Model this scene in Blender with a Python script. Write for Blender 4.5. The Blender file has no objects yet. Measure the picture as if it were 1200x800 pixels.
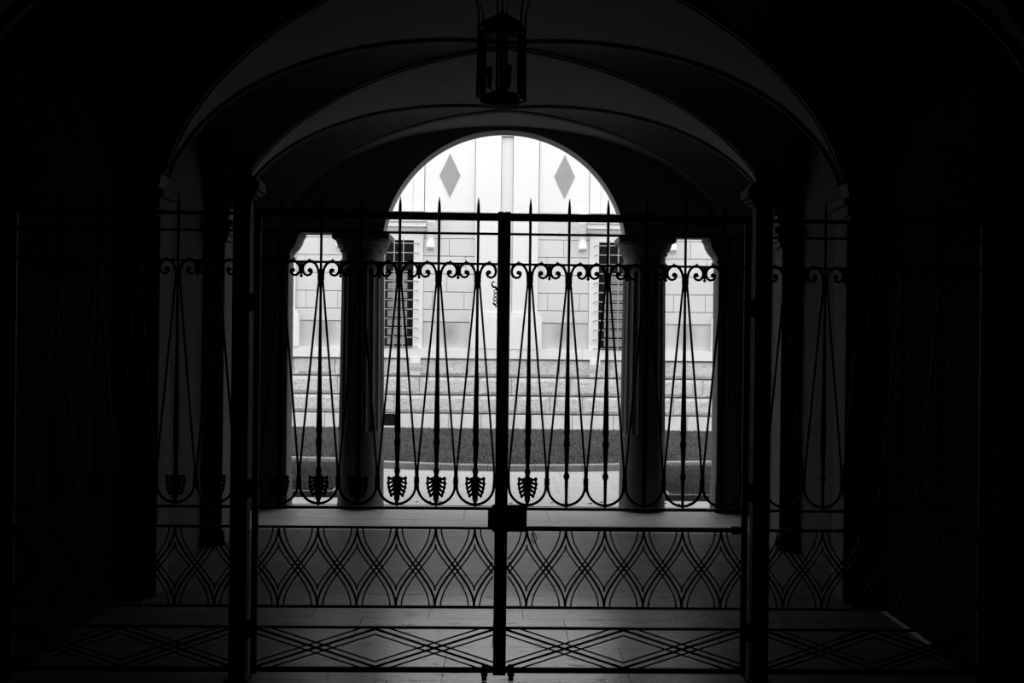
import bpy, bmesh, math, random
from mathutils import Vector, Matrix
random.seed(7)
C = bpy.context.scene.collection
S = bpy.context.scene
PI = math.pi

# ------------------------------------------------------------------ camera
cam = bpy.data.cameras.new('camera')
cam.sensor_width = 36.0
cam.lens = 42.0
cam.clip_start = 0.05
camo = bpy.data.objects.new('camera', cam)
C.objects.link(camo)
camo.location = (0, 0, 1.7)
ROLL, YAW = math.radians(0.67), math.radians(-0.43)
camo.rotation_mode = 'XYZ'
M = Matrix.Rotation(YAW, 4, 'Z') @ Matrix.Rotation(PI/2, 4, 'X') @ Matrix.Rotation(ROLL, 4, 'Z')
camo.rotation_euler = M.to_euler('XYZ')
S.camera = camo

# ------------------------------------------------------------------ sky (flat bright overcast) and exposure
w = bpy.data.worlds.new('overcast_sky')
S.world = w
w.use_nodes = True
bg = w.node_tree.nodes['Background']
bg.inputs[0].default_value = (0.9, 0.9, 0.9, 1)
bg.inputs[1].default_value = 1.0
S.view_settings.view_transform = 'Standard'
S.view_settings.look = 'None'
S.view_settings.gamma = 1.0
S.view_settings.exposure = 1.5

# ------------------------------------------------------------------ helpers
def tag(o, label=None, cat=None, group=None, kind=None):
    if label: o['label'] = label
    if cat: o['category'] = cat
    if group: o['group'] = group
    if kind: o['kind'] = kind
    return o

def empty(name, loc=(0, 0, 0), rz=0, **k):
    o = bpy.data.objects.new(name, None)
    o.empty_display_size = 0.1
    C.objects.link(o)
    o.location = loc
    o.rotation_euler = (0, 0, rz)
    return tag(o, **k)

def link(name, me, parent=None, loc=(0, 0, 0), sc=None, rot=None):
    o = bpy.data.objects.new(name, me)
    C.objects.link(o)
    if parent: o.parent = parent
    o.location = loc
    if sc: o.scale = sc
    if rot: o.rotation_euler = rot
    return o

def mesh(name, bm, m, smooth=False):
    bmesh.ops.recalc_face_normals(bm, faces=bm.faces)
    me = bpy.data.meshes.new(name)
    bm.to_mesh(me); bm.free()
    if m: me.materials.append(m)
    if smooth:
        for p in me.polygons: p.use_smooth = True
    return me

def obj(name, bm, m, parent=None, loc=(0, 0, 0), smooth=False):
    return link(name, mesh(name, bm, m, smooth), parent, loc)

def B(): return bmesh.new()

def box(bm, x0, x1, y0, y1, z0, z1, bev=0):
    vs = [bm.verts.new((x, y, z)) for z in (z0, z1) for y in (y0, y1) for x in (x0, x1)]
    fs = [bm.faces.new([vs[i] for i in f]) for f in
          ((0, 2, 3, 1), (4, 5, 7, 6), (0, 1, 5, 4), (2, 6, 7, 3), (0, 4, 6, 2), (1, 3, 7, 5))]
    if bev:
        es = list({e for f in fs for e in f.edges})
        bmesh.ops.bevel(bm, geom=es, offset=bev, segments=1, affect='EDGES')
    return bm

def tube(bm, pts, r, n=6, cap=True, flat=1.0):
    """sweep an n-gon along pts; r number or list; frame built around the Y axis"""
    pts = [Vector(p) for p in pts]
    rings = []
    for i, p in enumerate(pts):
        a = pts[max(i-1, 0)]; b = pts[min(i+1, len(pts)-1)]
        t = (b-a)
        if t.length < 1e-9: t = Vector((0, 0, 1))
        t.normalize()
        up = Vector((0, 1, 0)) if abs(t.y) < 0.9 else Vector((1, 0, 0))
        s = up.cross(t).normalized(); u = t.cross(s).normalized()
        rr = r[i] if isinstance(r, (list, tuple)) else r
        off = PI/n
        rings.append([bm.verts.new(p + s*math.cos(2*PI*k/n+off)*rr + u*math.sin(2*PI*k/n+off)*rr*flat) for k in range(n)])
    for a, b in zip(rings, rings[1:]):
        for k in range(n):
            bm.faces.new((a[k], a[(k+1) % n], b[(k+1) % n], b[k]))
    if cap:
        bm.faces.new(rings[0][::-1]); bm.faces.new(rings[-1])
    return bm

def lathe(bm, prof, n=12, cx=0, cy=0, mod=None):
    """prof = [(z, r)]"""
    rings = []
    for z, r in prof:
        ring = []
        for k in range(n):
            a = 2*PI*k/n
            q = r*(mod(a, z) if mod else 1)
            ring.append(bm.verts.new((cx+q*math.cos(a), cy+q*math.sin(a), z)))
        rings.append(ring)
    for a, b in zip(rings, rings[1:]):
        for k in range(n):
            bm.faces.new((a[k], a[(k+1) % n], b[(k+1) % n], b[k]))
    bm.faces.new(rings[0][::-1]); bm.faces.new(rings[-1])
    return bm

def ball(bm, c, r, n=8, sq=1.0):
    prof = [(-r*math.cos(PI*i/6), max(r*math.sin(PI*i/6), r*0.05)) for i in range(7)]
    rings = []
    for z, q in prof:
        rings.append([bm.verts.new((c[0]+q*math.cos(2*PI*k/n), c[1]+q*sq*math.sin(2*PI*k/n), c[2]+z)) for k in range(n)])
    for a, b in zip(rings, rings[1:]):
        for k in range(n): bm.faces.new((a[k], a[(k+1) % n], b[(k+1) % n], b[k]))
    bm.faces.new(rings[0][::-1]); bm.faces.new(rings[-1])
    return bm

def prism(bm, pts, y0, y1):
    """polygon in XZ extruded along Y"""
    a = [bm.verts.new((x, y0, z)) for x, z in pts]
    b = [bm.verts.new((x, y1, z)) for x, z in pts]
    f1 = bm.faces.new(a); f2 = bm.faces.new(b[::-1])
    n = len(pts)
    for i in range(n): bm.faces.new((a[i], b[i], b[(i+1) % n], a[(i+1) % n]))
    bmesh.ops.triangulate(bm, faces=[f1, f2])
    return bm

def torus(bm, c, R, r, ax='y', n=14, m=5):
    rings = []
    for i in range(n):
        a = 2*PI*i/n
        ring = []
        for k in range(m):
            q = 2*PI*k/m
            u, v, h = (R+r*math.cos(q))*math.cos(a), (R+r*math.cos(q))*math.sin(a), r*math.sin(q)
            p = (u, h, v) if ax == 'y' else ((h, u, v) if ax == 'x' else (u, v, h))
            ring.append(bm.verts.new((c[0]+p[0], c[1]+p[1], c[2]+p[2])))
        rings.append(ring)
    for i in range(n):
        a, b = rings[i], rings[(i+1) % n]
        for k in range(m): bm.faces.new((a[k], a[(k+1) % m], b[(k+1) % m], b[k]))
    return bm

# ------------------------------------------------------------------ materials (the photograph is black and white)
def mat(name, g, rough=0.7, var=0.0, scale=8.0, stretch=(1, 1, 1), bump=0.0, bscale=60.0, spec=0.5, metal=0.0,
        var2=0.0, scale2=40.0):
    m = bpy.data.materials.new(name); m.use_nodes = True
    nt = m.node_tree; N = nt.nodes; L = nt.links
    p = N['Principled BSDF']
    p.inputs['Base Color'].default_value = (g, g, g, 1)
    p.inputs['Roughness'].default_value = rough
    p.inputs['Metallic'].default_value = metal
    p.inputs['Specular IOR Level'].default_value = spec
    tc = N.new('ShaderNodeTexCoord'); mp = N.new('ShaderNodeMapping')
    geo = N.new('ShaderNodeNewGeometry')
    mp.inputs['Scale'].default_value = stretch
    L.new(geo.outputs['Position'], mp.inputs['Vector'])
    m['mp'] = mp.name
    if var:
        no = N.new('ShaderNodeTexNoise'); no.inputs['Scale'].default_value = scale
        no.inputs['Detail'].default_value = 6; no.inputs['Roughness'].default_value = 0.6
        L.new(mp.outputs[0], no.inputs['Vector'])
        r = N.new('ShaderNodeValToRGB')
        a, b = g*(1-var), g*(1+var)
        r.color_ramp.elements[0].position = 0.32; r.color_ramp.elements[1].position = 0.68
        r.color_ramp.elements[0].color = (a, a, a, 1); r.color_ramp.elements[1].color = (b, b, b, 1)
        L.new(no.outputs[0], r.inputs[0])
        out = r.outputs[0]
        if var2:
            n2 = N.new('ShaderNodeTexNoise'); n2.inputs['Scale'].default_value = scale2
            n2.inputs['Detail'].default_value = 4
            L.new(mp.outputs[0], n2.inputs['Vector'])
            r2 = N.new('ShaderNodeValToRGB')
            q = 1-var2
            r2.color_ramp.elements[0].position = 0.36; r2.color_ramp.elements[1].position = 0.46
            r2.color_ramp.elements[0].color = (q, q, q, 1); r2.color_ramp.elements[1].color = (1, 1, 1, 1)
            L.new(n2.outputs[0], r2.inputs[0])
            mx = N.new('ShaderNodeMix'); mx.data_type = 'RGBA'; mx.blend_type = 'MULTIPLY'
            mx.inputs[0].default_value = 1
            L.new(out, mx.inputs[6]); L.new(r2.outputs[0], mx.inputs[7])
            out = mx.outputs[2]
        L.new(out, p.inputs['Base Color'])
    if bump:
        nb = N.new('ShaderNodeTexNoise'); nb.inputs['Scale'].default_value = bscale
        nb.inputs['Detail'].default_value = 5
        L.new(mp.outputs[0], nb.inputs['Vector'])
        bp = N.new('ShaderNodeBump'); bp.inputs['Strength'].default_value = bump
        bp.inputs['Distance'].default_value = 0.02
        L.new(nb.outputs[0], bp.inputs['Height'])
        L.new(bp.outputs[0], p.inputs['Normal'])
    return m

IRON = mat('black_wrought_iron', 0.014, 0.7, 0.3, 30, spec=0.12)
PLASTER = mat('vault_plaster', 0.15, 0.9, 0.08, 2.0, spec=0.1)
MOULDSHADE = mat('moulding_shadow_line', 0.045, 0.9, 0.08, 3.0, spec=0.1)  # dark tone stands in for the shadow beside the groin fillets
DARKW = mat('shaded_near_wall', 0.022, 0.9, 0.2, 2.5, spec=0.0)  # darker copy of the wall plaster, shade of the unlit near end in its colour
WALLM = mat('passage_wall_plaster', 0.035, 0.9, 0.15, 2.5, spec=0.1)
TYMP = mat('end_wall_plaster', 0.18, 0.9, 0.08, 2.5, spec=0.1)
COLM = mat('column_stone', 0.085, 0.8, 0.12, 6, spec=0.2, bump=0.1)
PIERM = mat('pier_stone', 0.09, 0.85, 0.12, 6, spec=0.1, bump=0.1)
DARKV = mat('shaded_near_vault', 0.02, 0.9, 0.1, 2.0, spec=0.0)  # darker copy of the vault plaster, near bays' shade put into the colour
FLOORM = mat('dark_floor_stone', 0.055, 0.4, 0.25, 2.2, (0.5, 1.6, 1), 0.12, 25, spec=0.6, var2=0.6, scale2=15)
# glossiest along the middle, most of all near the gate; dull by the walls
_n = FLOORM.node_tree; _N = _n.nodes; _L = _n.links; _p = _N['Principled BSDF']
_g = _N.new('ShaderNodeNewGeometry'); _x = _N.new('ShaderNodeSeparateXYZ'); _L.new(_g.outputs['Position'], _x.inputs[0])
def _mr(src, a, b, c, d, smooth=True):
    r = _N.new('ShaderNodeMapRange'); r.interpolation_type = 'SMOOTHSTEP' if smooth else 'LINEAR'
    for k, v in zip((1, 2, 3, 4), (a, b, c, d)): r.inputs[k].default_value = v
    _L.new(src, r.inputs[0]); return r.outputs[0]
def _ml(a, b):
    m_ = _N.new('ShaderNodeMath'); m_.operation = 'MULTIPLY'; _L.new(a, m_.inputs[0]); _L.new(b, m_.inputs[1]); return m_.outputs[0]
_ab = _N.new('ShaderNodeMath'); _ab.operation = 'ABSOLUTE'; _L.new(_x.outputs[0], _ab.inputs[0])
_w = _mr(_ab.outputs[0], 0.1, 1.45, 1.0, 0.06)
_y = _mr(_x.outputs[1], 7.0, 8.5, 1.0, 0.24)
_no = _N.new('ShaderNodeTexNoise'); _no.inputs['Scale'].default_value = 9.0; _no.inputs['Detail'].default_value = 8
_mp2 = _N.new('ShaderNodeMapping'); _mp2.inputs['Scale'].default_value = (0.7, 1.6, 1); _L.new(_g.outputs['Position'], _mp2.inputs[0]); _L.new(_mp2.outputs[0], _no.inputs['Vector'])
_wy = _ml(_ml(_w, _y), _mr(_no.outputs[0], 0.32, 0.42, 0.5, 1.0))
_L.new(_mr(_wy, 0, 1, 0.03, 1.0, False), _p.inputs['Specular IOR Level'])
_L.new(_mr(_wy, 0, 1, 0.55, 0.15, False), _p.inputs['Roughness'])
THRESH = mat('pale_threshold_stone', 0.22, 0.5, 0.12, 2.2, (0.5, 1.6, 1), 0.15, 25, spec=0.35, var2=0.25, scale2=16)
JOINT = mat('floor_joint_mortar', 0.03, 0.9)
PAVE = mat('courtyard_paving', 0.33, 0.85, 0.07, 2.0, (0.4, 2, 1), 0.1, 30)
GRAVEL = mat('pale_path_gravel', 0.31, 0.95, 0.06, 2.5, (0.35, 1.8, 1), 0.2, 80)
CURB = mat('curb_stone', 0.22, 0.9, 0.15, 6, bump=0.3)
DARKCURB = mat('dark_bed_edging', 0.06, 0.9, 0.15, 6, bump=0.3)
SOIL = mat('lawn_soil', 0.035, 1.0, 0.3, 10)
GRASS = mat('lawn_grass', 0.115, 0.9, 0.25, 1.6, spec=0.1, var2=0.25, scale2=7)
STUCCO = mat('white_stucco', 0.70, 0.9, 0.015, 1.5, spec=0.1)
ASHLAR = mat('smooth_pale_ashlar', 0.60, 0.9, 0.04, 1.2, spec=0.1)
BACKING = mat('recessed_joint_mortar', 0.28, 0.95)
PANEL = mat('grey_plaster_panel', 0.55, 0.9, 0.06, 1.5, (1, 1, 0.4), spec=0.1)
SILLM = mat('white_sill_stone', 0.73, 0.9, 0.04, 4, spec=0.1)
CONSM = mat('white_console_stone', 0.82, 0.9, 0.03, 4, spec=0.1)
RUST = mat('rough_rusticated_stone', 0.62, 0.95, 0.10, 9, bump=1.0, bscale=42, spec=0.1, var2=0.25, scale2=30)
RUSTLOW = mat('smooth_plinth_stone', 0.68, 0.95, 0.10, 4, bump=0.15, bscale=20, spec=0.1)
LOZ = mat('grey_lozenge_paint', 0.30, 0.9, 0.05, 4, spec=0.1)
DARKGLASS = mat('dark_window_pane', 0.008, 0.6, spec=0.1)
SHUT = mat('grey_shutter_wood', 0.28, 0.8, 0.15, 6)
SHUTD = mat('dark_shutter_frame', 0.015, 0.8, spec=0.1)
GRIL = mat('grey_grille_iron', 0.30, 0.7, 0.2, 20)
LEAFM = mat('dry_leaf', 0.05, 0.9)
OUTW = mat('outer_wall_render', 0.5, 0.9, 0.05, 1)
STEEL = mat('worn_steel', 0.12, 0.45, metal=0.6)

# a soft grey oval patch in each apron panel
def add_grey_patch(m, centres):
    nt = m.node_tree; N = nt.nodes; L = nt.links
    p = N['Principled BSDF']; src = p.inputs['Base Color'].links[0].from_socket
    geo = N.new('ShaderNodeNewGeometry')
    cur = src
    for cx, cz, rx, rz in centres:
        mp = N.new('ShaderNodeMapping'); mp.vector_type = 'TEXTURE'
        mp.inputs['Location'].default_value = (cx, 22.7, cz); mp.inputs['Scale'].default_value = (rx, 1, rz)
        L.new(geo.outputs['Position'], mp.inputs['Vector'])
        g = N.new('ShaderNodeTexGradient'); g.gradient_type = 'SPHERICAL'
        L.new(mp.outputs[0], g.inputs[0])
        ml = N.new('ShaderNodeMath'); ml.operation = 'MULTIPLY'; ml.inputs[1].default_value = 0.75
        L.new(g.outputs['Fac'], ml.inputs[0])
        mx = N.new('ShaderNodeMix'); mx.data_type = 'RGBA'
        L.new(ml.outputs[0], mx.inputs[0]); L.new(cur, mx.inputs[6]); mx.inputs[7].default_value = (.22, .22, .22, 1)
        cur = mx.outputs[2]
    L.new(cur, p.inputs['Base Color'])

def glass_mat():
    m = bpy.data.materials.new('thin_lantern_glass'); m.use_nodes = True
    N = m.node_tree.nodes; L = m.node_tree.links
    for n in list(N): N.remove(n)
    o = N.new('ShaderNodeOutputMaterial'); t = N.new('ShaderNodeBsdfTransparent'); g = N.new('ShaderNodeBsdfGlossy')
    t.inputs[0].default_value = (.93, .93, .93, 1); g.inputs['Roughness'].default_value = 0.05
    x = N.new('ShaderNodeMixShader'); x.inputs[0].default_value = 0.04
    L.new(t.outputs[0], x.inputs[1]); L.new(g.outputs[0], x.inputs[2]); L.new(x.outputs[0], o.inputs[0])
    return m
GLASS = glass_mat()
LANT = mat('black_lantern_iron', 0.005, 0.8, spec=0.05)

# ================================================================== PASSAGE SHELL
YB, YE, TH = -2.0, 12.0, 0.30      # rear, end wall face, end wall thickness
WX = 2.45                          # half width
PX = 2.30                          # half span between piers
ZS = 2.54                          # springing
def crown(y):                      # crown height sinks a little towards the court
    pts = [(-9, 3.94), (9, 3.94), (11, 3.84), (12, 3.86), (20, 3.86)]
    for (a, u), (b, v) in zip(pts, pts[1:]):
        if a <= y <= b: return u+(v-u)*(y-a)/(b-a)

# floor: mortar bed + slabs
fl = obj('floor', box(B(), -2.6, 2.6, -2.2, 12.31, -0.2, -0.006), JOINT)
tag(fl, 'dark stone slab floor of the vaulted passage', 'floor', kind='structure')
def slab(name, x0, x1, y0, y1, m, parent, top=0.0, th=0.05, g=0.0018):
    dz = random.uniform(-0.0015, 0.0)
    return obj(name, box(B(), x0+g, x1-g, y0+g, y1-g, top-th, top+dz), m, parent)
y = 2.6
rr = 0
while y < 10.69:
    y1 = min(y+0.675, 10.7)
    x = -2.448
    wds = [0.43, 0.86, 0.72, 0.58, 0.95, 0.66, 0.8]
    k = rr*3
    while x < 2.44:
        wd = wds[k % 7]; k += 1
        x1 = min(x+wd, 2.448)
        if 2.448-x1 < 0.25: x1 = 2.448
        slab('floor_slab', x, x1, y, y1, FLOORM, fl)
        x = x1
    y = y1; rr += 1
for (x0, x1) in ((-2.6, 2.6),):
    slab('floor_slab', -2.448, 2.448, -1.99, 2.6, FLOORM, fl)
for (y0, y1, off) in ((10.7, 11.35, 0.0), (11.35, 12.31, 0.37)):
    x = -2.448 if y0 < 11.9 else -2.15
    while x < 2.44:
        x1 = min(x+0.82-off*(x < -2.4), 2.448)
        if 2.448-x1 < 0.2: x1 = 2.448
        slab('threshold_slab', x, x1, y0, y1, THRESH, fl)
        x = x1

# side walls with piers under each springing
PIERS = [2, 5, 8, 10]
for sgn, nm, side in ((-1, 'wall_left', 'left'), (1, 'wall_right', 'right')):
    a, b = sorted((sgn*WX, sgn*(WX+0.25)))
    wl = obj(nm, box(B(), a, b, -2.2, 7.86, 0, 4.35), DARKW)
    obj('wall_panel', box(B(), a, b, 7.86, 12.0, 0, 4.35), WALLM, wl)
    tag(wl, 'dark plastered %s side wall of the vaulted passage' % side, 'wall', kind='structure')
    for yy in PIERS:
        a, b = sorted((sgn*(2.26 if yy == 8 else PX), sgn*WX))
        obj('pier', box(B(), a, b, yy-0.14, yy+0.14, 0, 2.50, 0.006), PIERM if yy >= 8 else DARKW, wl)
        bm = B()
        for (z0, z1, p) in ((2.50, 2.55, 0.025), (2.55, 2.62, 0.05), (2.62, 2.67, 0.08)):
            a, b = sorted((sgn*(PX-p), sgn*WX))
            box(bm, a, b, yy-0.14-p, yy+0.14+p, z0, z1, 0.008)
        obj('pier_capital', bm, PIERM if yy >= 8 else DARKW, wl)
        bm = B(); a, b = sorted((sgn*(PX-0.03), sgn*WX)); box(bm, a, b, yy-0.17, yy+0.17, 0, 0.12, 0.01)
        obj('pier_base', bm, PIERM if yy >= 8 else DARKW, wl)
    # low skirting at the wall foot, its pale colour painting a gleam of light
    bm = B(); a, b = sorted((sgn*(WX-0.02), sgn*WX))
    for (y0, y1) in ((6.70, 7.82),) if sgn > 0 else ((10.18, 11.99),):
        box(bm, a, b, y0, y1, 0, 0.022, 0.003)
    bb = obj('baseboard_'+side, bm, THRESH)
    tag(bb, 'low skirting along the foot of the %s wall, coloured pale as its gleam' % side, 'skirting', kind='structure')
wr = obj('wall_rear', box(B(), -WX-.25, WX+.25, -2.3, -2.0, 0, 4.35), WALLM)
tag(wr, 'plain dark wall closing the passage behind the viewer', 'wall', kind='structure')

# groin vault, bay by bay
NB = 28
def e(t): return math.sqrt(max(0.0, 1-t*t))
samp = [math.sin(PI/2*(i/NB)) for i in range(-NB, NB+1)]
def vz(x, y, yc, tx, ty):
    R = crown(y)-ZS
    return ZS + R*max(e(tx), e(ty))
ceil = None
bays = [(-1.5, .5), (.5, 1.5), (3.5, 1.5), (6.5, 1.5), (9, 1.0), (11, 1.0)]
bm = B()
for yc, half in bays:
    V = {}; HL = half-.08
    n = 2*NB+1
    for i in range(n):
        for j in range(n):
            tx, ty = samp[i], samp[j]
            X, Y = PX*tx, yc+HL*ty
            V[i, j] = bm.verts.new((X, Y, vz(X, Y, yc, tx, ty)))
    for i in range(n-1):
        for j in range(n-1):
            a, b, c, d = V[i, j], V[i+1, j], V[i+1, j+1], V[i, j+1]
            if (i < NB) == (j < NB):
                bm.faces.new((a, b, c)); bm.faces.new((a, c, d))
            else:
                bm.faces.new((a, b, d)); bm.faces.new((b, c, d))
    # transverse rib strips at both ends, and lunette strips out to the walls
    for j, ye in ((0, yc-half), (n-1, yc+half)):
        E = [bm.verts.new((PX*samp[i], ye, ZS+(crown(ye)-ZS)*e(samp[i]))) for i in range(n)]
        for i in range(n-1): bm.faces.new((V[i, j], V[i+1, j], E[i+1], E[i]))
    for i, xe in ((0, -WX-0.02), (n-1, WX+0.02)):
        E = [bm.verts.new((xe, V[i, j].co.y, V[i, j].co.z)) for j in range(n)]
        for j in range(n-1): bm.faces.new((V[i, j], V[i, j+1], E[j+1], E[j]))
    for s in (-1, 1):
        for q in (-1, 1):
            ys = sorted((yc+q*HL, yc+q*half)); xs = sorted((s*PX, s*(WX+.02)))
            vs = [bm.verts.new(p) for p in ((xs[0], ys[0], ZS), (xs[1], ys[0], ZS), (xs[1], ys[1], ZS), (xs[0], ys[1], ZS))]
            bm.faces.new(vs)
bmesh.ops.remove_doubles(bm, verts=bm.verts, dist=0.0005)
bmesh.ops.recalc_face_normals(bm, faces=bm.faces)
for ed in bm.edges:
    if len(ed.link_faces) == 2 and ed.calc_face_angle(0) > 0.22: ed.smooth = False
for f in bm.faces: f.smooth = True
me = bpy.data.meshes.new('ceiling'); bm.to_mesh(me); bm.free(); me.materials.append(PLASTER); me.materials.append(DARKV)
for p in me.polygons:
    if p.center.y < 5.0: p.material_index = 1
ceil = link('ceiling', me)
tag(ceil, 'plastered cross vaulting over the passage, lit faintly from the court', 'ceiling', kind='structure')
# stucco fillet along every groin, plus a dark tube painting its shadow line
for yc, half in ((6.5, 1.5), (9, 1.0), (11, 1.0)):
    HL = half-.08
    for sx in (-1, 1):
        for sy in (-1, 1):
            for side in (0, 1):
                pts = []
                for i in range(0, 41):
                    t = math.sin(PI/2*i/40)
                    if t > 0.985: t = 0.985
                    X = sx*PX*t; Y = yc+sy*HL*t
                    # offset into the barrel cell
                    Y += sy*(0.030 if side == 0 else (0.072 if sy < 0 else 0.095))
                    z = ZS+(crown(Y)-ZS)*e(t)
                    pts.append((X, Y, z-0.004))
                obj('moulding_and_shadow_line', tube(B(), pts, 0.018 if side == 0 else (0.0085 if sy < 0 else 0.014), 6), PLASTER if side == 0 else MOULDSHADE, ceil, smooth=True)

# end wall: arch over columns, flat lintels at the sides
ZI = 2.77; R_A = 1.23; ZC = 2.59
bm = B()
a0 = math.asin((ZI-ZC)/R_A)
arc = [(R_A*math.cos(a), ZC+R_A*math.sin(a)) for a in [PI-a0-(PI-2*a0)*i/72 for i in range(73)]]
low = [(-WX-.15, ZI)]+arc+[(WX+.15, ZI)]
top_ = [(-WX-.15, 4.6)]+[(R_A*1.0*(-1+2*i/72), 4.6) for i in range(73)]+[(WX+.15, 4.6)]
def col_(y): return [bm.verts.new((x, y, z)) for x, z in low], [bm.verts.new((x, y, z)) for x, z in top_]
(la, ta), (lb_, tb) = col_(YE), col_(YE+TH)
for i in range(len(low)-1):
    bm.faces.new((la[i], la[i+1], ta[i+1], ta[i])); bm.faces.new((lb_[i], tb[i], tb[i+1], lb_[i+1]))
    bm.faces.new((la[i], lb_[i], lb_[i+1], la[i+1])); bm.faces.new((ta[i], ta[i+1], tb[i+1], tb[i]))
bm.faces.new((la[0], ta[0], tb[0], lb_[0])); bm.faces.new((la[-1], lb_[-1], tb[-1], ta[-1]))
ew = obj('wall_end', bm, TYMP)
tag(ew, 'dark wall with a round central arch between two flat side openings', 'wall', kind='structure')
# outer face of the building around and above
bm = B()
box(bm, -9, -WX-.15, YE, YE+TH, 0, 7.5); box(bm, WX+.15, 9, YE, YE+TH, 0, 7.5)
box(bm, -WX-.15, WX+.15, YE, YE+TH, 4.6, 7.5)
o = obj('wall_outer', bm, OUTW); tag(o, 'rendered outer wall of the passage building facing the court', 'wall', kind='structure')
for sgn, side in ((-1, 'left'), (1, 'right')):
    bm = B(); a, b = sorted((sgn*2.16, sgn*(WX+.15)))
    box(bm, a, b, YE, YE+TH, 0.16, 2.52, 0.004)
    rs = obj('respond_pilaster', bm, COLM, ew)
    bm = B(); a, b = sorted((sgn*2.15, sgn*(WX+.15))); box(bm, a, b, YE-0.01, YE+TH+.01, 0, 0.16, 0.006)
    box(bm, *sorted((sgn*2.152, sgn*(WX+.15))), YE-0.008, YE+TH+.008, 0.16, .30, 0.004)
    obj('respond_base', bm, COLM, ew)
    bm = B()
    prof = [(2.50, .012), (2.53, .02), (2.545, .005), (2.58, .02), (2.63, .06), (2.68, .085), (2.71, .09), (2.77, .125)]
    fine = []
    for (z0, p0), (z1, p1) in zip(prof, prof[1:]):
        fine += [(z0+(z1-z0)*q/3, p0+(p1-p0)*q/3) for q in range(3)]
    fine.append(prof[-1])
    for (z0, p0), (z1, p1) in zip(fine, fine[1:]):
        p = (p0+p1)/2
        a, b = sorted((sgn*(2.16-p), sgn*(WX+.15))); box(bm, a, b, YE-p*.6, YE+TH+p*.6, z0, z1)
    obj('respond_capital', bm, COLM, ew)

# the two columns
def column(x, label):
    root = empty('column', (x, YE+0.15, 0), label=label, cat='column')
    nf = 20
    def fl(a, z):
        if z < 0.78 or z > 2.42: return 1.0
        return 1.0-0.055*abs(math.sin(nf*a/2))**0.6
    prof = [(0, .236), (.035, .238), (.05, .233), (.4, .232), (.77, .230)]
    prof += [(0.79+i*(2.41-.79)/8, .229-.014*i/8) for i in range(9)] + [(2.425, .215), (2.46, .215)]
    obj('shaft', lathe(B(), prof, nf*8, mod=fl), COLM, root)
    bm = B()
    lathe(bm, [(2.455, .215), (2.46, .232), (2.485, .236), (2.505, .228), (2.51, .213), (2.56, .213), (2.60, .228),
               (2.64, .255), (2.68, .272), (2.70, .275)], 40)
    obj('capital', bm, COLM, root, smooth=True)
    # carved leaves round the bell
    bm = B()
    for k in range(12):
        a = 2*PI*k/12
        for t, r_, z_ in ((0, .226, 2.60), (0, .250, 2.645)):
            ball(bm, ((r_-.010)*math.cos(a+(.26 if z_ > 2.62 else 0)), (r_-.010)*math.sin(a+(.26 if z_ > 2.62 else 0)), z_), .022, 6)
    obj('capital_leaf_carving', bm, COLM, root, smooth=True)
    obj('abacus', box(B(), -.285, .285, -.265, .265, 2.70, 2.769, 0.010), COLM, root)
    return root
column(-1.43, 'fluted stone column left of the round central arch')
column(1.43, 'fluted stone column right of the round central arch')

# ================================================================== IRON GATE
GA = math.radians(1.0); GY = 6.0
K = 6.0/1400
def gz(py): return 1.7+(400-py)*K
def groot(name, x, **k):
    return empty(name, (x*math.cos(GA), GY+x*math.sin(GA), 0), GA, **k)
Z_TOP, Z_2, Z_3, Z_U, Z_L1, Z_L2, Z_X1, Z_B = gz(254.5), gz(274.3), gz(309.7), gz(596), gz(619), gz(711.5), gz(735.7), gz(785)
SP = 0.196
def P2(l): return [(x*K, 0, gz(y)) for x, y in l]

def baluster_mesh(kind):
    bm = B()
    base = [(231.5, .25), (236, 1.0), (243, 1.7), (250, 1.9), (262, 1.6), (310, 1.5), (330, 1.6), (380, 1.7), (430, 2.2), (480, 3.0), (500, 3.5), (503, 3.3), (504.5, 3.8), (507, 3.8), (509, 2.9), (513, 2.9), (516, 3.3), (518, 3.9), (521, 3.9), (523, 3.2)]
    if kind == 'leaf':
        base += [(535, 2.7), (546, 2.2), (548, 2.0), (550, 3.0), (553, 3.6), (556, 2.8), (558, 2.0), (594, 1.2)]
    else:
        base += [(535, 2.7), (550, 2.1), (553, 2.1), (555, 3.1), (557.5, 3.7), (560, 3.1), (562, 2.1), (575, 1.9), (594, 1.6)]
    lathe(bm, [(gz(y), r*K) for y, r in base][::-1], 8)
    return mesh('baluster', bm, IRON, True)
BAL = {k: baluster_mesh(k) for k in ('leaf', 'ball')}

def hairpin_mesh():
    bm = B(); h = SP/2/K
    pts = [(-1.5, 318), (-2.2, 330)]
    n = 8
    for i in range(1, n+1):
        t = i/n; pts.append((-2.2-(h-3.4)*t**1.0, 330+(548-330)*t))
    pts += [(-h+1.0, 558), (-h+.9, 566)]
    for i in range(1, 12):
        a = PI*i/12
        pts.append((-(h-.9)*math.cos(a), 569+22.5*math.sin(a)))
    pts = pts + [(-x, y) for x, y in pts[:12][::-1]]
    r = [1.4*K]*len(pts)
    for i in range(11, len(pts)-11): r[i] = 1.75*K
    tube(bm, P2(pts), r, 6)
    return mesh('hairpin_bar', bm, IRON, True)
HAIR = hairpin_mesh()

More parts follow.
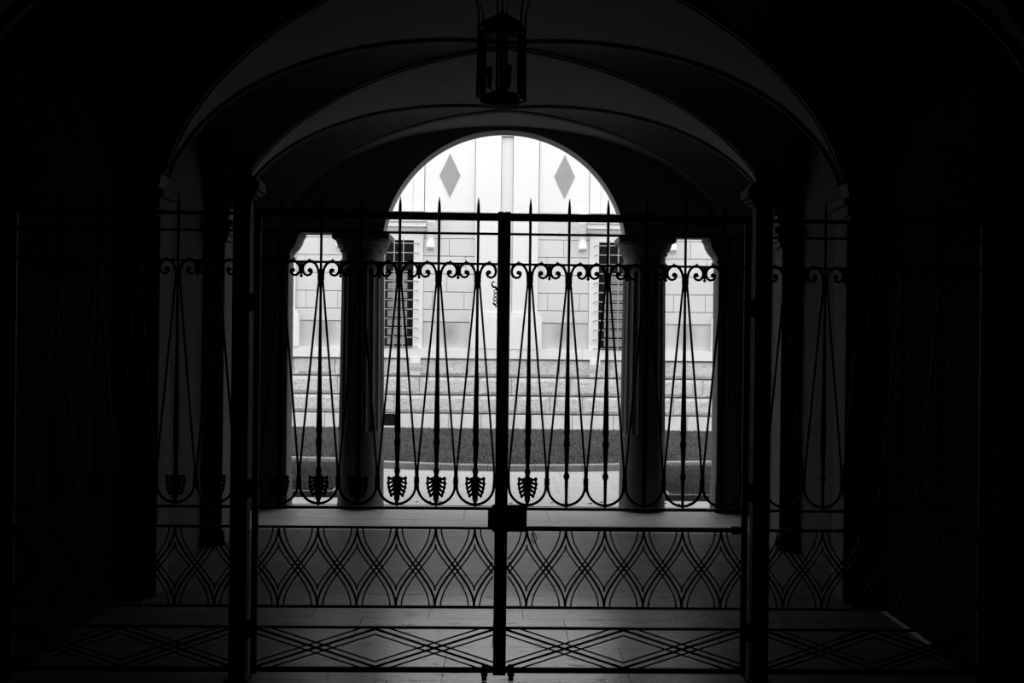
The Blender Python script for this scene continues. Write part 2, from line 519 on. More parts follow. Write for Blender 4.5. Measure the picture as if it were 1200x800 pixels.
def scroll_mesh(s):
    bm = B()
    l = [(2.2, 330), (2.6, 323), (3.8, 317), (6.5, 312), (10, 309.4), (13.5, 308.8), (17, 310), (20, 313), (21.3, 317), (21, 321), (19, 324.2),
         (15.8, 325.6), (12.6, 324.6), (10.8, 322), (11, 319.3), (12.8, 318.0)]
    r = [1.1, 1.2, 1.3, 1.4, 1.5, 1.6, 1.6, 1.5, 1.4, 1.4, 1.3, 1.3, 1.3, 1.3, 1.3, 1.2]
    tube(bm, P2([(s*x, y) for x, y in l]), [q*1.3*K for q in r], 6)
    ball(bm, (s*13.2*K, 0, gz(319.5)), 2.6*K, 8)
    ball(bm, (s*13.5*K, 0, gz(307.2)), 1.3*K, 6)
    return mesh('scroll', bm, IRON, True)
SCR = {s: scroll_mesh(s) for s in (-1, 1)}

def collar_mesh():
    bm = B()
    prof = []
    for i, y in enumerate((331, 329.5, 328, 326.5, 325, 323.5, 322, 320.5)):
        prof.append((gz(y), (4.4 if i % 2 else 3.6)*K))
    prof = [(gz(332.5), 2.6*K)]+prof+[(gz(318.5), 2.6*K)]
    lathe(bm, prof, 10)
    return mesh('collar', bm, IRON)
COLLAR = collar_mesh()
def knot_mesh():
    bm = B()
    lathe(bm, [(gz(569), 2.2*K)]+[(gz(y), (3.4 if i % 2 else 2.8)*K) for i, y in enumerate((568, 566.5, 565, 563.5, 562, 560.5))]+[(gz(559), 2*K)], 10)
    return mesh('binding_knot', bm, IRON)
KNOT = knot_mesh()
def boss_mesh():
    bm = B()
    lathe(bm, [(gz(y), r*K) for y, r in ((328, .4), (327, 1.7), (325.5, 1.9), (324, 1.0), (323, 2.6), (321.8, 3.4), (320.5, 2.8), (319, 3.6), (317.5, 2.9), (316, 3.4), (314.8, 2.6), (313, 2.0), (311, 1.5), (309, .4))], 10)
    return mesh('leaf_boss', bm, IRON, True)
BOSS = boss_mesh()
def leaf_mesh():
    bm = B()
    body = [(555.5, 1.8), (559, 3.2), (563, 5.0), (568, 5.0), (573, 4.2), (578, 3.1), (582, 2.4), (583.5, 3.0), (586, 3.2), (588, 2.2), (592, 1.0)]
    prism(bm, [(-r*K, gz(y)) for y, r in body]+[(r*K, gz(y)) for y, r in body[::-1]], -.006, .006)
    for s in (-1, 1):
        ribs = [(3.5, 560.5, 9.6, 561.2, 2.3), (4, 564.0, 10.2, 567.0, 2.1), (3.5, 568.0, 9.4, 572.2, 2.1), (3, 572.0, 8.3, 577, 2.0), (2.2, 576.5, 6.6, 581.4, 2.0)]
        for k, (x0, y0, x1, y1, rb) in enumerate(ribs):
            mid = ((x0+x1)/2, (y0+y1)/2+(.8 if k else 1.2))
            tube(bm, P2([(s*x0, y0), (s*mid[0], mid[1]), (s*x1, y1)]), [1.9*K, 1.6*K, 1.5*K], 6)
            ball(bm, (s*x1*K, 0, gz(y1)), rb*K, 7)
        for (x0, y0, *_), (a, b, x1, y1, r) in zip(ribs, ribs[1:]): pass
        xs = [(r[2], r[3]) for r in ribs]
        tube(bm, P2([(s*x, y) for x, y in xs]), 1.5*K, 6)
    return mesh('leaf_pendant', bm, IRON, True)
LEAF = leaf_mesh()

def motif(root, x, kind):
    link('baluster', BAL[kind], root, (x, 0, 0))
    link('hairpin_bar', HAIR, root, (x, 0, 0))
    for s in (-1, 1): link('scroll', SCR[s], root, (x, 0, 0))
    link('collar', COLLAR, root, (x, 0, 0))
    if kind == 'leaf': link('leaf_pendant', LEAF, root, (x, 0, 0))

def scurve(xa, xb, t0, t1):
    """S curve leaving xa and reaching xb upright, between the heights t0 and t1 (0 top rail, 1 bottom rail)"""
    return [(xa+(xb-xa)*0.5*(1-math.cos(PI*i/28)), 0, Z_L1+(Z_L2-Z_L1)*(t0+(t1-t0)*i/28)) for i in range(29)]

def lattice(root, x0, x1, centres):
    """interlaced curved bars between the two lower rails"""
    off = 6.6*K
    cs = sorted(centres); sp = cs[1]-cs[0]
    cs = [cs[0]-sp]+cs+[cs[-1]+sp]
    for a, b in zip(cs, cs[1:]):
        for xa, xb in ((a, b), (b, a)):
            d = 1 if xb > xa else -1
            full = scurve(xa, xb, 0, 1)
            top = [(v[0]+d*off, 0, v[2]) for v in full if (v[0]+d*off-xb)*d < -1.2*K]
            low = [(v[0]-d*off, 0, v[2]) for v in full if (v[0]-d*off-xa)*d > 1.2*K]
            top += [(xb-d*.5*K, 0, top[-1][2]-3.0*K), (xb, 0, top[-1][2]-7.5*K)]
            low = [(xa, 0, low[0][2]+7.5*K), (xa+d*.5*K, 0, low[0][2]+3.0*K)]+low
            for pts, r in ((full, 1.4), (top, .95), (low, .95)):
                pts = [v for v in pts if x0-1e-4 <= v[0] <= x1+1e-4]
                if len(pts) > 3: obj('lattice_bar', tube(B(), pts, r*K, 5), IRON, root, smooth=True)

def zigzag(root, x0, x1, n=1):
    """straight triple bars crossing in the lowest panel; n crossings pairs"""
    m = (x1-x0)/(2*n)
    zt, zb = Z_X1-2*K, Z_B+3*K
    for i in range(2*n):
        a, b = x0+m*i, x0+m*(i+1)
        for p, q in (((a, zt), (b, zb)), ((a, zb), (b, zt))):
            for dz, r in ((0, 1.45), (6.2*K, 1.0), (-6.2*K, 1.0)):
                (xa, za), (xb, zb_) = p, q
                za += dz; zq = zb_+dz
                # clip to the panel
                pts = []
                for t in [k/60 for k in range(61)]:
                    z = za+(zq-za)*t
                    if Z_B-1e-6 <= z <= Z_X1+1e-6: pts.append((xa+(xb-xa)*t, 0, z))
                obj('diagonal_bar', tube(B(), [pts[0], pts[-1]], r*K, 5), IRON, root)

def rails(root, x0, x1, top=(.019, .016)):
    obj('top_rail', box(B(), x0, x1, -top[1], top[1], Z_TOP-top[0], Z_TOP+top[0], .003), IRON, root)
    for z, h in ((Z_2, 1.3), (Z_3, 1.3), (Z_U, 1.5), (Z_L1, 1.4), (Z_L2, 1.4), (Z_X1, 1.4), (Z_B, 3.0)):
        obj('rail', box(B(), x0, x1, -.009, .009, z-h*K, z+h*K), IRON, root)

CX = [0.131+SP*i for i in range(6)]
def leaf_gate(sgn, kinds, label):
    root = groot('iron_gate', 0, label=label, cat='gate')
    rails(root, *sorted((sgn*.03, sgn*1.222)))
    a, b = sorted((0.001*sgn, sgn*.032))
    if sgn > 0: obj('cover_strip', box(B(), -.012, .012, -.024, -.016, .03, Z_TOP+.02, .002), IRON, root)
    obj('meeting_stile', box(B(), a, b, -.016, .016, .026, Z_TOP+.026, .003), IRON, root)
    a, b = sorted((sgn*1.214, sgn*1.243))
    obj('hinge_stile', box(B(), a, b, -.016, .016, .03, Z_TOP+.02, .003), IRON, root)
    xs = [sgn*c for c in CX]
    for x, k in zip(xs, kinds): motif(root, x, k)
    for p, q in zip(xs, xs[1:]):
        link('binding_knot', KNOT, root, ((p+q)/2, 0, 0)); link('leaf_boss', BOSS, root, ((p+q)/2, 0, 0))
    lattice(root, *sorted((sgn*.032, sgn*1.214)), xs)
    zigzag(root, *sorted((sgn*.032, sgn*1.214)))
    for z in (1.88, 0.95, .25):
        bm = B(); lathe(bm, [(z-.045, .010), (z+.045, .010)], 8, cx=sgn*1.2525, cy=-.004)
        box(bm, *sorted((sgn*1.243, sgn*1.262)), -.012, .012, z-.03, z+.03)
        obj('hinge', bm, IRON, root)
    x = sgn*(13.5+(4 if sgn < 0 else 0))*K
    bm = B(); box(bm, x-3*K, x+3*K, -.032, -.016, .003, gz(777)); box(bm, x-3*K-.004, x+3*K+.004, -.036, -.014, gz(790), gz(786))
    obj('drop_bolt', bm, IRON, root)
    return root
gl = leaf_gate(-1, ['leaf']*6, 'left iron gate leaf with leaf pendants under all six bars')
gr = leaf_gate(1, ['leaf']+['ball']*5, 'right iron gate leaf carrying the lock box, mostly plain ball bars')

# lock on the right leaf, spanning the meeting stiles
bm = B()
box(bm, -.045, .128, -.055, -.017, gz(621), gz(590.5), .003)
lk = obj('lock_box', bm, IRON, gr)
bm = B()
box(bm, -.066, -.034, -.047, -.017, gz(618.5), gz(593.5), .003)
obj('lock_keep', bm, IRON, gl)
bm = B(); tube(bm, [(.004, -.055, gz(604)), (.004, -.075, gz(604))], .014, 10); obj('lock_cylinder', bm, STEEL, lk)
bm = B()
for x in (-.03, .113):
    for z in (gz(594), gz(617)): tube(bm, [(x, -.055, z), (x, -.060, z)], .005, 8)
obj('lock_screws', bm, IRON, lk)
bm = B(); box(bm, .129, 1.208, -.034, -.010, gz(620.8), gz(615.6), .003)
sb = obj('slide_bar', bm, IRON, gr)
bm = B(); box(bm, 1.16, 1.20, -.044, -.009, gz(622.5), gz(614)); obj('slide_bar_keeper', bm, IRON, sb)
# loop of thin wire hanging from the lock
pts = [(.128+.001*i, -.03, gz(620)) for i in range(2)]
wl_ = [(30, 620), (31.5, 627), (35, 632), (38.5, 635), (41, 633), (42, 629), (40.5, 625), (38, 622.5), (36, 625), (36.5, 631), (38, 637)]
obj('wire_loop', tube(B(), [(x*K, -.02, gz(y)) for x, y in wl_], .35*K*1.2, 5), IRON, gr, smooth=True)
# small curled hook and chain beside the left meeting stile
bm = B()
cl = [(-7.5, 340), (-9.5, 336.5), (-12, 336.5), (-13.8, 334), (-13.6, 331.2), (-11.8, 329.8), (-10.2, 331)]
tube(bm, P2(cl), [1.4*K, 1.7*K, 1.6*K, 1.1*K, .9*K, .8*K, .6*K], 6)
for y in (341.5, 346, 350.5, 354.5): torus(bm, (-(9.4 if y != 350.5 else 10)*K, 0, gz(y)), 1.9*K, .6*K, 'y', 10, 5)
tube(bm, P2([(-8, 360), (-9.5, 357.5), (-11.5, 356.8), (-12.6, 355)]), [1*K, 1.2*K, .8*K, .4*K], 6)
obj('hook_and_chain', bm, IRON, gl, smooth=True)
# box of the closer on the right top rail
bm = B(); box(bm, .955, 1.115, -.045, -.016, gz(266.5), gz(252), .004)
tube(bm, [(1.03, -.03, gz(252)), (1.03, -.03, gz(247))], .012, 8)
obj('closer_box', bm, IRON, gr)

def post(sgn, label):
    root = groot('gate_post', sgn*1.3045, label=label, cat='post')
    obj('shaft', box(B(), -.0425, .0425, -.0425, .0425, 0, gz(238), .004), IRON, root)
    bm = B()
    for z0, z1, h in ((gz(238), gz(234), .060), (gz(234), gz(229), .078), (gz(229), gz(218), .094), (gz(218), gz(213), .078), (gz(213), gz(210.5), .055)):
        box(bm, -h, h, -h, h, z0, z1, .004)
    obj('cap', bm, IRON, root)
    bm = B(); lathe(bm, [(gz(210.5), .03), (gz(206), .040), (gz(200), .043), (gz(192), .042), (gz(188), .036), (gz(186), .02)], 12)
    obj('finial', bm, IRON, root, smooth=True)
    obj('base_plate', box(B(), -.06, .06, -.06, .06, 0, .012), IRON, root)
post(-1, 'thick square iron post carrying the left gate leaf')
post(1, 'thick square iron post carrying the right gate leaf')

def fence(sgn, kind, label):
    root = groot('iron_fence', 0, label=label, cat='fence')
    x0, x1 = 1.349, 2.440
    rails(root, *sorted((sgn*x0, sgn*x1)), top=(.009, .012))
    xs = [sgn*(1.427+.1985*i) for i in range(5)]
    for x in xs: motif(root, x, kind)
    for p, q in zip(xs, xs[1:]):
        link('binding_knot', KNOT, root, ((p+q)/2, 0, 0)); link('leaf_boss', BOSS, root, ((p+q)/2, 0, 0))
    lattice(root, *sorted((sgn*x0, sgn*x1)), xs)
    zigzag(root, *sorted((sgn*x0, sgn*x1)))
    a, b = sorted((sgn*(x1-.02), sgn*(x1-.0)))
    obj('wall_stile', box(B(), a, b, -.012, .012, .0, Z_TOP+.02), IRON, root)
fence(-1, 'leaf', 'dim iron fence panel between the left post and the left wall')
fence(1, 'ball', 'dim iron fence panel between the right post and the right wall')

# ================================================================== LANTERN
KL = 7.1/1400
def lz(py): return 1.7+(400-py)*KL
ln = empty('hanging_lantern', (-.027, 7.1, lz(124)), label='black hexagonal iron lantern hanging on a chain above the gate', cat='lantern')
def lo(name, bm, m=LANT, par=ln, smooth=False):
    o = obj(name, bm, m, par, (0, 0, -lz(124)) if par is ln else (0, 0, 0), smooth)
    return o
def hexp(r, z, rot=0): return [(r*math.cos(PI/3*k+rot), r*math.sin(PI/3*k+rot), z) for k in range(6)]
def hexfr(bm, prof, rot=0):
    rings = [[bm.verts.new(p) for p in hexp(r, z, rot)] for z, r in prof]
    for a, b in zip(rings, rings[1:]):
        for k in range(6): bm.faces.new((a[k], a[(k+1) % 6], b[(k+1) % 6], b[k]))
    bm.faces.new(rings[0][::-1]); bm.faces.new(rings[-1])
    return bm
HR = math.radians(20)
lo('roof', hexfr(B(), [(lz(36), .128), (lz(31), .145), (lz(27), .118), (lz(20), .055), (lz(16), .018), (lz(13), .012)], HR))
lo('upper_frame', hexfr(B(), [(lz(42), .112), (lz(41), .120), (lz(36), .122)], HR))
lo('base', hexfr(B(), [(lz(125), .05), (lz(123), .105), (lz(119), .115), (lz(114), .118), (lz(111), .108)], HR))
for k in range(6):
    a = PI/3*k+HR
    c, s = math.cos(a), math.sin(a)
    lo('corner_bar', tube(B(), [(.150*c, .150*s, lz(117)), (.145*c, .145*s, lz(32))], .010, 6))
    lo('corner_bar', tube(B(), [(.130*c, .130*s, lz(114)), (.130*c, .130*s, lz(38))], .009, 6))
    lo('foot_bracket', tube(B(), [(.11*c, .11*s, lz(120)), (.150*c, .150*s, lz(116)), (.160*c, .160*s, lz(114))], .006, 5))
    pts = [(.145*c, .145*s, lz(32)), (.148*c, .148*s, lz(22)), (.150*c, .150*s, lz(14)), (.158*c, .158*s, lz(7)), (.168*c, .168*s, lz(1)), (.182*c, .182*s, lz(-3))]
    lo('crest_spike', tube(B(), pts, [.007, .007, .006, .005, .004, .002], 6), smooth=True)
    a2 = a+PI/3
    bm = B()
    v = [bm.verts.new(p) for p in ((.117*c, .117*s, lz(113)), (.117*math.cos(a2), .117*math.sin(a2), lz(113)),
                                   (.117*math.cos(a2), .117*math.sin(a2), lz(41)), (.117*c, .117*s, lz(41)))]
    f = bm.faces.new(v)
    bmesh.ops.solidify(bm, geom=[f], thickness=.002)
    lo('glass_pane', bm, GLASS)
lo('centre_stem', tube(B(), [(0, 0, lz(113)), (0, 0, lz(38))], .014, 8))
for k in range(3):
    a = 2*PI*k/3+PI*1.03
    x, y_ = .072*math.cos(a), .072*math.sin(a)
    bm = B()
    lathe(bm, [(lz(104), .008), (lz(102), .014), (lz(100), .014), (lz(92), .014), (lz(90), .016), (lz(84), .019), (lz(80), .019), (lz(78.5), .012)], 10, cx=x, cy=y_)
    tube(bm, [(x, y_, lz(104)), (x*.6, y_*.6, lz(108)), (0, 0, lz(106))], .005, 5)
    lo('candle_lamp', bm, smooth=True)
bm = B()
tube(bm, [(0, 0, lz(14)), (0, 0, lz(-12))], .006, 6)
z = lz(-12); i = 0
while z < 3.90:
    R1, r1 = .017, .0042
    torus(bm, (0, 0, z+.012), R1, r1, 'y' if i % 2 else 'x', 12, 5)
    z += .027; i += 1
ch = lo('chain', bm, smooth=True)
bm = B(); lathe(bm, [(3.89, .012), (3.905, .035), (3.925, .045), (3.938, .045)], 12); lo('ceiling_hook_plate', bm)

# ================================================================== COURTYARD
gd = obj('ground', box(B(), -20, 20, 12.31, 24, -0.25, -0.004), GRAVEL)
tag(gd, 'pale gravel ground of the courtyard beyond the arches', 'ground', kind='structure')
# paving: one row along the whole opening, then a central walk
x = -3.3
while x < 3.29:
    slab('paving_slab', x, x+.66, 12.312, 12.84, PAVE, gd, top=0.006, th=.03)
    x += .66
yy = 12.84; r_ = 0
while yy < 15.1:
    x = -1.30+(0.0 if r_ % 2 else -.0)
    for wd in ([.65]*4 if r_ % 2 else [.4, .9, .75, .55]):
        slab('paving_slab', x, x+wd, yy, yy+.56, PAVE, gd, top=0.004, th=.03)
        x += wd
    yy += .56; r_ += 1

# big lawn with curved curb
CR, CYC = 4.2, 19.80
def front(X):
    X = abs(X)
    if X <= 2.3: return CYC-math.sqrt(CR*CR-X*X)
    y3 = CYC-math.sqrt(CR*CR-2.3**2)
    return y3+(X-2.3)*0.15
xs = [-8+16*i/96 for i in range(97)]
bm = B()
fv = [bm.verts.new((x, front(x)+.10, .035)) for x in xs]; bv = [bm.verts.new((x, 22.66, .035)) for x in xs]
for i in range(96): bm.faces.new((fv[i], fv[i+1], bv[i+1], bv[i]))
lb = obj('lawn_bed', bm, SOIL); tag(lb, 'dark soil bed under the large curved lawn', 'lawn bed', kind='structure')
def blades(name, region, n, z0, label, h=(.02, .05)):
    V, F = [], []
    tries = 0
    while len(F) < n:
        x, y_ = region()
        a = random.uniform(0, PI); wv = random.uniform(.006, .013); hh = random.uniform(*h)
        dx, dy = wv*math.cos(a), wv*math.sin(a)
        lx, ly = random.uniform(-.02, .02), random.uniform(-.02, .02)
        k = len(V)
        V += [(x-dx, y_-dy, z0), (x+dx, y_+dy, z0), (x+lx, y_+ly, z0+hh)]
        F.append((k, k+1, k+2))
    me = bpy.data.meshes.new(name); me.from_pydata(V, [], F); me.materials.append(GRASS)
    return tag(link(name, me), label, 'grass', kind='stuff')
def reg_big():
    while True:
        x, y_ = random.uniform(-6, 6), random.uniform(15.5, 22.6)
        if y_ > front(x)+.14: return x, y_
blades('lawn_grass', reg_big, 90000, .03, 'large grey-green lawn with a curved front, at the foot of the facade')
cb = empty('lawn_curb', (0, 0, 0), label='curved pale stone curb along the front of the large lawn', cat='curb')
n = 0
s = -7.0
while s < 7.0:
    x1 = s+.62
    bm = B()
    sub = 5
    A = []
    for i in range(sub+1):
        x = s+.004+(x1-s-.008)*i/sub
        y_ = front(x)
        dx = .02; nx, ny = -(front(x+dx)-front(x-dx)), 2*dx
        l_ = math.hypot(nx, ny); nx, ny = nx/l_, ny/l_
        A.append([bm.verts.new((x+nx*o, y_+ny*o, z)) for o, z in ((0, 0), (0, .075), (.012, .085), (.12, .085), (.12, 0))])
    for a, b in zip(A, A[1:]):
        for k in range(5): bm.faces.new((a[k], a[(k+1) % 5], b[(k+1) % 5], b[k]))
    bm.faces.new(A[0][::-1]); bm.faces.new(A[-1])
    obj('curb_stone', bm, CURB, cb)
    s = x1

# two small front beds behind the side openings
for sgn, side in ((-1, 'left'), (1, 'right')):
    xa, xb, ya, yb = 1.75, 5.2, 12.86, 15.9
    a, b = sorted((sgn*xa, sgn*xb))
    bed = empty('bed_edging', ((a+b)/2, ya, 0), label='low dark edging of the small lawn behind the %s opening' % side, cat='edging')
    cx = (a+b)/2
    for i in range(6):
        p = a+(b-a)*i/6; q = a+(b-a)*(i+1)/6
        obj('edging_stone', box(B(), p-cx+.003, q-cx-.003, 0, .09, 0, .068, .006), DARKCURB, bed)
    ix = sgn*xa
    for i in range(5):
        p = .09+(yb-ya-.09)*i/5; q = .09+(yb-ya-.09)*(i+1)/5
        u, v = sorted((ix-cx, ix-cx+sgn*.09))
        obj('edging_stone', box(B(), u, v, p+.003, q-.003, 0, .068, .006), CURB, bed)
    o = obj('lawn_bed', box(B(), a+.09*(sgn > 0), b-.09*(sgn < 0), ya+.09, yb, 0, .045), SOIL)
    tag(o, 'soil bed of the small lawn behind the %s opening' % side, 'lawn bed', kind='structure')
    def reg(a=a, b=b): return random.uniform(a+.1, b-.1), random.uniform(ya+.1, yb)
    blades('lawn_grass', reg, 26000, .04, 'small dark lawn seen through the %s side opening' % side, (.03, .07))

# fallen leaves on the paving
spots = [(-1.24, 12.55), (-.88, 12.50), (-.755, 12.50), (-.645, 12.49), (.53, 12.52), (.93, 12.5), (1.06, 12.6), (1.72, 12.55), (1.86, 12.5), (-1.95, 12.66), (2.0, 12.60), (.10, 12.46)]
names = ['leftmost fallen leaf on the paving, by the left column', 'first of three dark leaves in a row left of the gate stile', 'middle of three dark leaves in a row left of the gate stile', 'last of three dark leaves in a row left of the gate stile',
         'fallen leaf on the paving right of the lock box', 'small fallen leaf short of the right column', 'fallen leaf lying closest to the right column, central opening', 'fallen leaf at the left of the right side opening', 'fallen leaf in the middle of the right side opening', 'single fallen leaf in the left side opening', 'rightmost fallen leaf in the right side opening', 'fallen leaf just above the top edge of the lock box']
for (x, y_), lab in zip(spots, names):
    bm = B(); L_ = random.uniform(.022, .034); W_ = L_*.5
    out = [(-L_, 0), (-L_*.5, W_*.8), (0, W_), (L_*.6, W_*.6), (L_, 0), (L_*.6, -W_*.6), (0, -W_), (-L_*.5, -W_*.8)]
    vs = [bm.verts.new((p, q, .006+abs(q)*.5+.004*math.sin(p*90))) for p, q in out]
    c = bm.verts.new((0, 0, .003))
    for i in range(8): bm.faces.new((vs[i], vs[(i+1) % 8], c))
    tube(bm, [(-L_, 0, .006), (-L_*1.5, .002, .008)], .0015, 4)
    o = obj('fallen_leaf', bm, LEAFM, None, (x, y_, .008)); o.rotation_euler = (0, 0, random.uniform(-.5, .5))
    tag(o, lab, 'leaf', 'dry leaves scattered on the courtyard paving')

# ================================================================== FACADE ACROSS THE COURT
FY = 22.7; KF = 22.7/1400; FX = .045
def fz(py): return 1.7+(400-py)*KF
def ox(px): return px*KF                     # offset from the facade axis, in photograph pixels
fc = obj('wall_courtyard', box(B(), -9, 9, FY+.05, FY+.6, 0, 9.0), BACKING)
tag(fc, 'pale palace facade with rusticated base across the courtyard', 'facade', kind='structure')
def fbox(name, x0, x1, z0, z1, dep, m, par=fc, bev=.004, back=.06):
    return obj(name, box(B(), FX+x0, FX+x1, FY-dep, FY+back, z0, z1, bev), m, par)
WC, WH = 141.5, 33.0                         # window centre and half width
W_T, W_B = fz(284), fz(409)
g = .005
# rusticated base, four courses of separate blocks
rows = [fz(505.5), fz(485), fz(463.5), fz(442), fz(421)]
rows[0] = 0.0
VX0, VX1 = -ox(WC)-ox(19.5), -ox(WC)+ox(19.5)     # cellar vent in the lowest course, left
def rough(bm, amp):
    for v in bm.verts:
        if v.co.y < FY-.01: v.co.y += random.uniform(-amp, amp)
for ri in range(4):
    z0, z1 = rows[ri], rows[ri+1]
    x = -7.2+random.uniform(0, .5)
    cuts = [x]
    while x < 7.2:
        x += random.choice([.62, .78, .95, 1.12]); cuts.append(x)
    if ri == 0:
        cuts = [c for c in cuts if not (VX0-.3 < c < VX1+.3)]+[VX0, VX1]; cuts.sort()
    for a, b in zip(cuts, cuts[1:]):
        if ri == 0 and abs(a-VX0) < 1e-6: continue
        bm = B()
        box(bm, FX+a+g, FX+b-g, FY-(.045 if ri else .03), FY+.06, z0+(.016 if ri else 0), z1-.016)
        if ri:
            fr = [f for f in bm.faces if abs(f.normal.y) > .9 or all(v.co.y < FY-.02 for v in f.verts)]
            fr = [f for f in bm.faces if all(v.co.y < FY-.02 for v in f.verts)]
            es = list({e_ for f in fr for e_ in f.edges})
            bmesh.ops.subdivide_edges(bm, edges=es, cuts=5, use_grid_fill=True)
            for v in bm.verts:
                if v.co.y < FY-.02:
                    edge = min(v.co.x-(FX+a+g), FX+b-g-v.co.x, v.co.z-z0-.012, z1-.012-v.co.z)
                    v.co.y += (.025 if edge < .01 else 0)+random.uniform(-.003, .003)
        else:
            bmesh.ops.bevel(bm, geom=list(bm.edges), offset=.006, segments=1, affect='EDGES')
        obj('stone_block', bm, RUST if ri else RUSTLOW, fc)
# cellar vent
vent = empty('cellar_vent', (0, 0, 0)); vent.parent = fc
obj('vent_recess', box(B(), FX+VX0+g, FX+VX1-g, FY+.03, FY+.05, rows[1]-.25, rows[1]-.012), DARKGLASS, vent)  # near-black sheet stands in for the shade of a deeper recess
obj('vent_lintel', box(B(), FX+VX0, FX+VX1, FY-.02, FY+.04, rows[1]-.02, rows[1]-.012), RUST, vent)
obj('vent_sill', box(B(), FX+VX0+g, FX+VX1-g, FY-.028, FY+.05, 0, fz(500.5), .004), RUSTLOW, vent)
for i in range(3):
    x = VX0+(VX1-VX0)*(i+1)/4
    obj('vent_bar', tube(B(), [(FX+x, FY+.0, fz(500.5)), (FX+x, FY+.0, rows[1]-.015)], .008, 6), SHUTD, vent)
# sill band in pieces
x = -7.3
while x < 7.3:
    x1 = x+1.46
    fbox('sill_band_stone', x+.002, x1-.002, fz(420.5), fz(409), .085, SILLM)
    x = x1
# rows of smooth ashlar beside the pilasters
arow = [fz(378), fz(363.5), fz(343), fz(322), fz(301), fz(280.5)]
def ashlar(xa, xb, seed, flip):
    rnd = random.Random(seed)
    for ri, (z0, z1) in enumerate(zip(arow, arow[1:])):
        w_ = xb-xa
        fr = [[.0, 1.0], [.0, .18, .80, 1.], [.0, .46, 1.], [0., .82, 1.], [0., .50, 1.]][ri]
        cs = [xa+w_*(1-q if flip else q) for q in fr]; cs.sort()
        for a, b in zip(cs, cs[1:]):
            fbox('ashlar_stone', a+.0035, b-.0035, z0+.006, z1-.006, .0, ASHLAR, bev=.003)
    fbox('ashlar_stone', xa+.003, xb-.003, arow[-1]+.006, fz(249), 0.0, ASHLAR, bev=.003)
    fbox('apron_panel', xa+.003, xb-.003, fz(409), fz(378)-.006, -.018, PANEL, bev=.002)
for c in (-1, 1):
    inner = sorted((c*ox(37), c*ox(97))); ashlar(*inner, 3+c, c > 0)
    outer = sorted((c*ox(186), c*ox(246))); ashlar(*outer, 13+c, c < 0)
add_grey_patch(PANEL, [(FX+c*ox(q), fz(390), .26, .40) for c in (-1, 1) for q in (66, 212)])
# pilaster pairs on pedestals
Z_REC = fz(161)
for i, cx in enumerate((-283, 0, 283, -566, 566)):
    c = ox(cx)
    zt = 8.9
    fbox('pilaster', c-ox(37), c-ox(7.2), fz(371), zt, .05, STUCCO)
    fbox('pilaster', c+ox(7.2), c+ox(37), fz(371), zt, .05, STUCCO)
    fbox('recessed_strip', c-ox(7.2)+.008, c+ox(7.2)-.008, fz(371), Z_REC, -.02, STUCCO, bev=0)
    fbox('pilaster_cross_band', c-ox(7.2), c+ox(7.2), Z_REC+.02, zt, .05, STUCCO, bev=0)
    fbox('pedestal', c-ox(42), c+ox(42), fz(409), fz(371), .10, SILLM)
    fbox('pedestal_cap', c-ox(40), c+ox(40), fz(371), fz(366), .085, SILLM)
# upper stucco panels, jamb strips and lozenges
ZU = fz(249)
for c in (-1, 1):
    a, b = sorted((c*ox(37), c*ox(97))); fbox('stucco_panel', a+.012, b-.010, ZU+.004, 8.9, .0, STUCCO, bev=.002)
    a, b = sorted((c*ox(97), c*ox(109.5))); fbox('jamb_strip', a, b, ZU, 8.9, .02, STUCCO)
    a, b = sorted((c*ox(109.5), c*ox(173.5))); fbox('stucco_panel', a+.003, b-.003, ZU+.004, 8.9, .0, STUCCO, bev=.002)
    a, b = sorted((c*ox(173.5), c*ox(186))); fbox('jamb_strip', a, b, ZU, 8.9, .02, STUCCO)
    a, b = sorted((c*ox(186), c*ox(246))); fbox('stucco_panel', a+.003, b-.003, ZU+.004, 8.9, .0, STUCCO, bev=.002)
    a, b = sorted((c*ox(320), c*ox(529))); fbox('stucco_panel', a+.003, b-.003, fz(409), 8.9, .0, STUCCO, bev=.002)
    for q in (67.2, 215.8):
        cx_, cz_ = FX+c*ox(q), fz(206.5)
        bm = B(); hw, hh = ox(12.2), ox(25.8)
        prism(bm, [(cx_-hw, cz_), (cx_, cz_-hh), (cx_+hw, cz_), (cx_, cz_+hh)], FY-.008, FY+.01)
        obj('lozenge', bm, LOZ, fc)

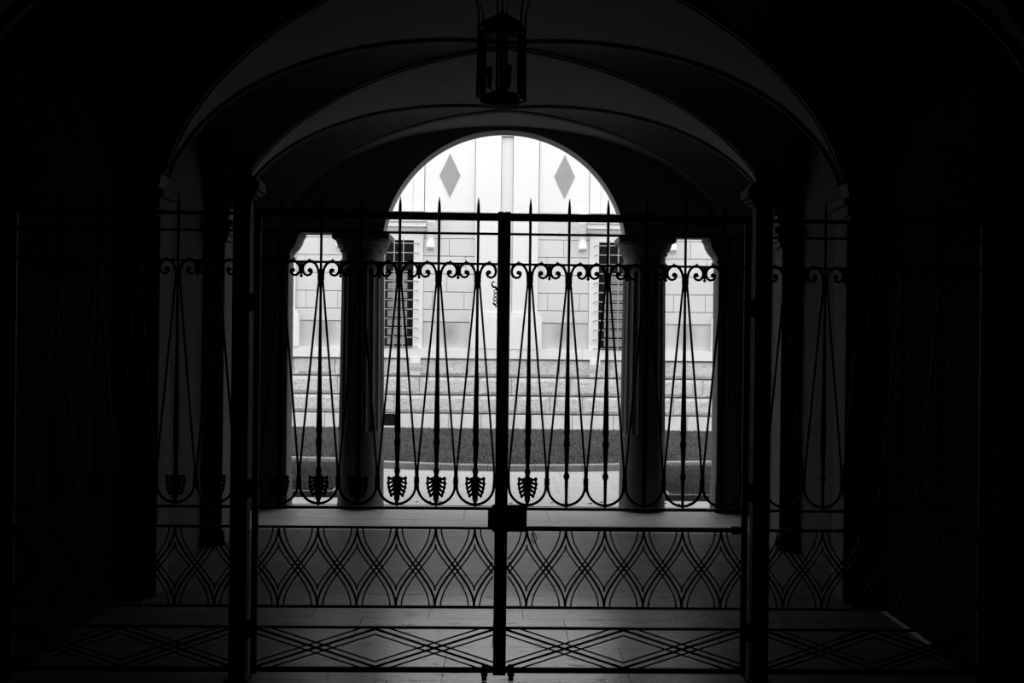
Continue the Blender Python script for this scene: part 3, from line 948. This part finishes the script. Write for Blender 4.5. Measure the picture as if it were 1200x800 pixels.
# windows with grilles
for n_, c in ((1, -1), (2, 1)):
    wx = FX+c*ox(WC)
    side = 'left' if c < 0 else 'right'
    wroot = empty('window_%d' % n_, (wx, FY, W_B), label='tall barred window of the courtyard facade, %s of the central pilasters' % side, cat='window', kind='structure')
    def wobj(name, bm, m, par=None, smooth=False):
        if par is None: return obj(name, bm, m, wroot, (-wx, -FY, -W_B), smooth)
        return obj(name, bm, m, par, (0, 0, 0), smooth)
    hw = ox(WH)
    # reveal frame
    bm = B()
    box(bm, wx-ox(44.4), wx-hw, FY-.02, FY+.05, W_B, W_T+.02, .003); box(bm, wx+hw, wx+ox(44.4), FY-.02, FY+.05, W_B, W_T+.02, .003)
    box(bm, wx-ox(44.4), wx+ox(44.4), FY-.02, FY+.05, W_T+.02, fz(271), .003)
    wobj('window_frame', bm, SILLM)
    wobj('pane', box(B(), wx-hw, wx+hw, FY+.035, FY+.05, W_B, W_T+.02), DARKGLASS)
    # louvred leaves inside
    sw = hw-ox(5)
    for s in (-1, 1):
        a, b = sorted((wx+s*.012, wx+s*sw))
        lf = wobj('shutter', box(B(), a, b, FY+.012, FY+.033, W_B+.04, fz(319)), SHUTD)
        zz = W_B+.07
        while zz < fz(319)-.13:
            obj('shutter_panel', box(B(), a+.035, b-.035, FY+.004, FY+.014, zz, zz+.115, .003), SHUT, lf)
            zz += .175
    # hood with consoles
    bm = B()
    a, b = wx-ox(47.5), wx+ox(47.5)
    box(bm, a, b, FY-.20, FY, fz(262), fz(257.5), .004); box(bm, a, b, FY-.16, FY, fz(268), fz(262), .01); box(bm, a, b, FY-.07, FY, fz(272), fz(268), .004)
    wobj('hood', bm, SILLM)
    for s in (-1, 1):
        xx = wx+s*ox(52.7)
        bm = B()
        prof = [(0, fz(250)), (-.17, fz(250)), (-.18, fz(256)), (-.17, fz(262)), (-.12, fz(267)), (-.08, fz(273)), (-.07, fz(280)), (-.09, fz(284)), (-.125, fz(287)), (-.12, fz(291)), (-.06, fz(293)), (0, fz(293))]
        A = [bm.verts.new((xx-ox(4.5), FY+p, z)) for p, z in prof]; B_ = [bm.verts.new((xx+ox(4.5), FY+p, z)) for p, z in prof]
        f1, f2 = bm.faces.new(A), bm.faces.new(B_[::-1])
        for i in range(len(prof)): bm.faces.new((A[i], B_[i], B_[(i+1) % len(prof)], A[(i+1) % len(prof)]))
        bmesh.ops.triangulate(bm, faces=[f1, f2])
        wobj('hood_console', bm, CONSM)
        # bracket under the sill
        xx = wx+s*ox(36.5)
        bm = B()
        prof = [(0, fz(420.6)), (-.13, fz(420.6)), (-.14, fz(426)), (-.12, fz(431)), (-.085, fz(436)), (-.075, fz(440.5)), (0, fz(441.5))]
        A = [bm.verts.new((xx-ox(6), FY+p, z)) for p, z in prof]; B_ = [bm.verts.new((xx+ox(6), FY+p, z)) for p, z in prof]
        bm.faces.new(A); bm.faces.new(B_[::-1])
        for i in range(len(prof)): bm.faces.new((A[i], B_[i], B_[(i+1) % len(prof)], A[(i+1) % len(prof)]))
        wobj('sill_bracket', bm, SILLM)
    # grille: bars woven proud of the wall with hooked ends
    gr_ = empty('grille', (0, 0, 0)); gr_.parent = wroot; gr_.location = (-wx, -FY, -W_B)
    step = .1775; gy = FY-.11
    hs = [fz(407.5)+step*i for i in range(12)]
    for z in hs:
        e0 = ox(38.5)
        obj('grille_bar', tube(B(), [(wx-e0, FY-.0, z-.02), (wx-e0, gy, z), (wx+e0, gy, z), (wx+e0, FY, z-.02)], .0105, 6), GRIL, gr_)
    for i in range(-2, 3):
        x = wx+i*step*.985
        obj('grille_bar', tube(B(), [(x, gy-.005, hs[0]-.03), (x, gy-.005, hs[-1]+.05), (x, gy-.02, hs[-1]+.09)], .0105, 6), GRIL, gr_)
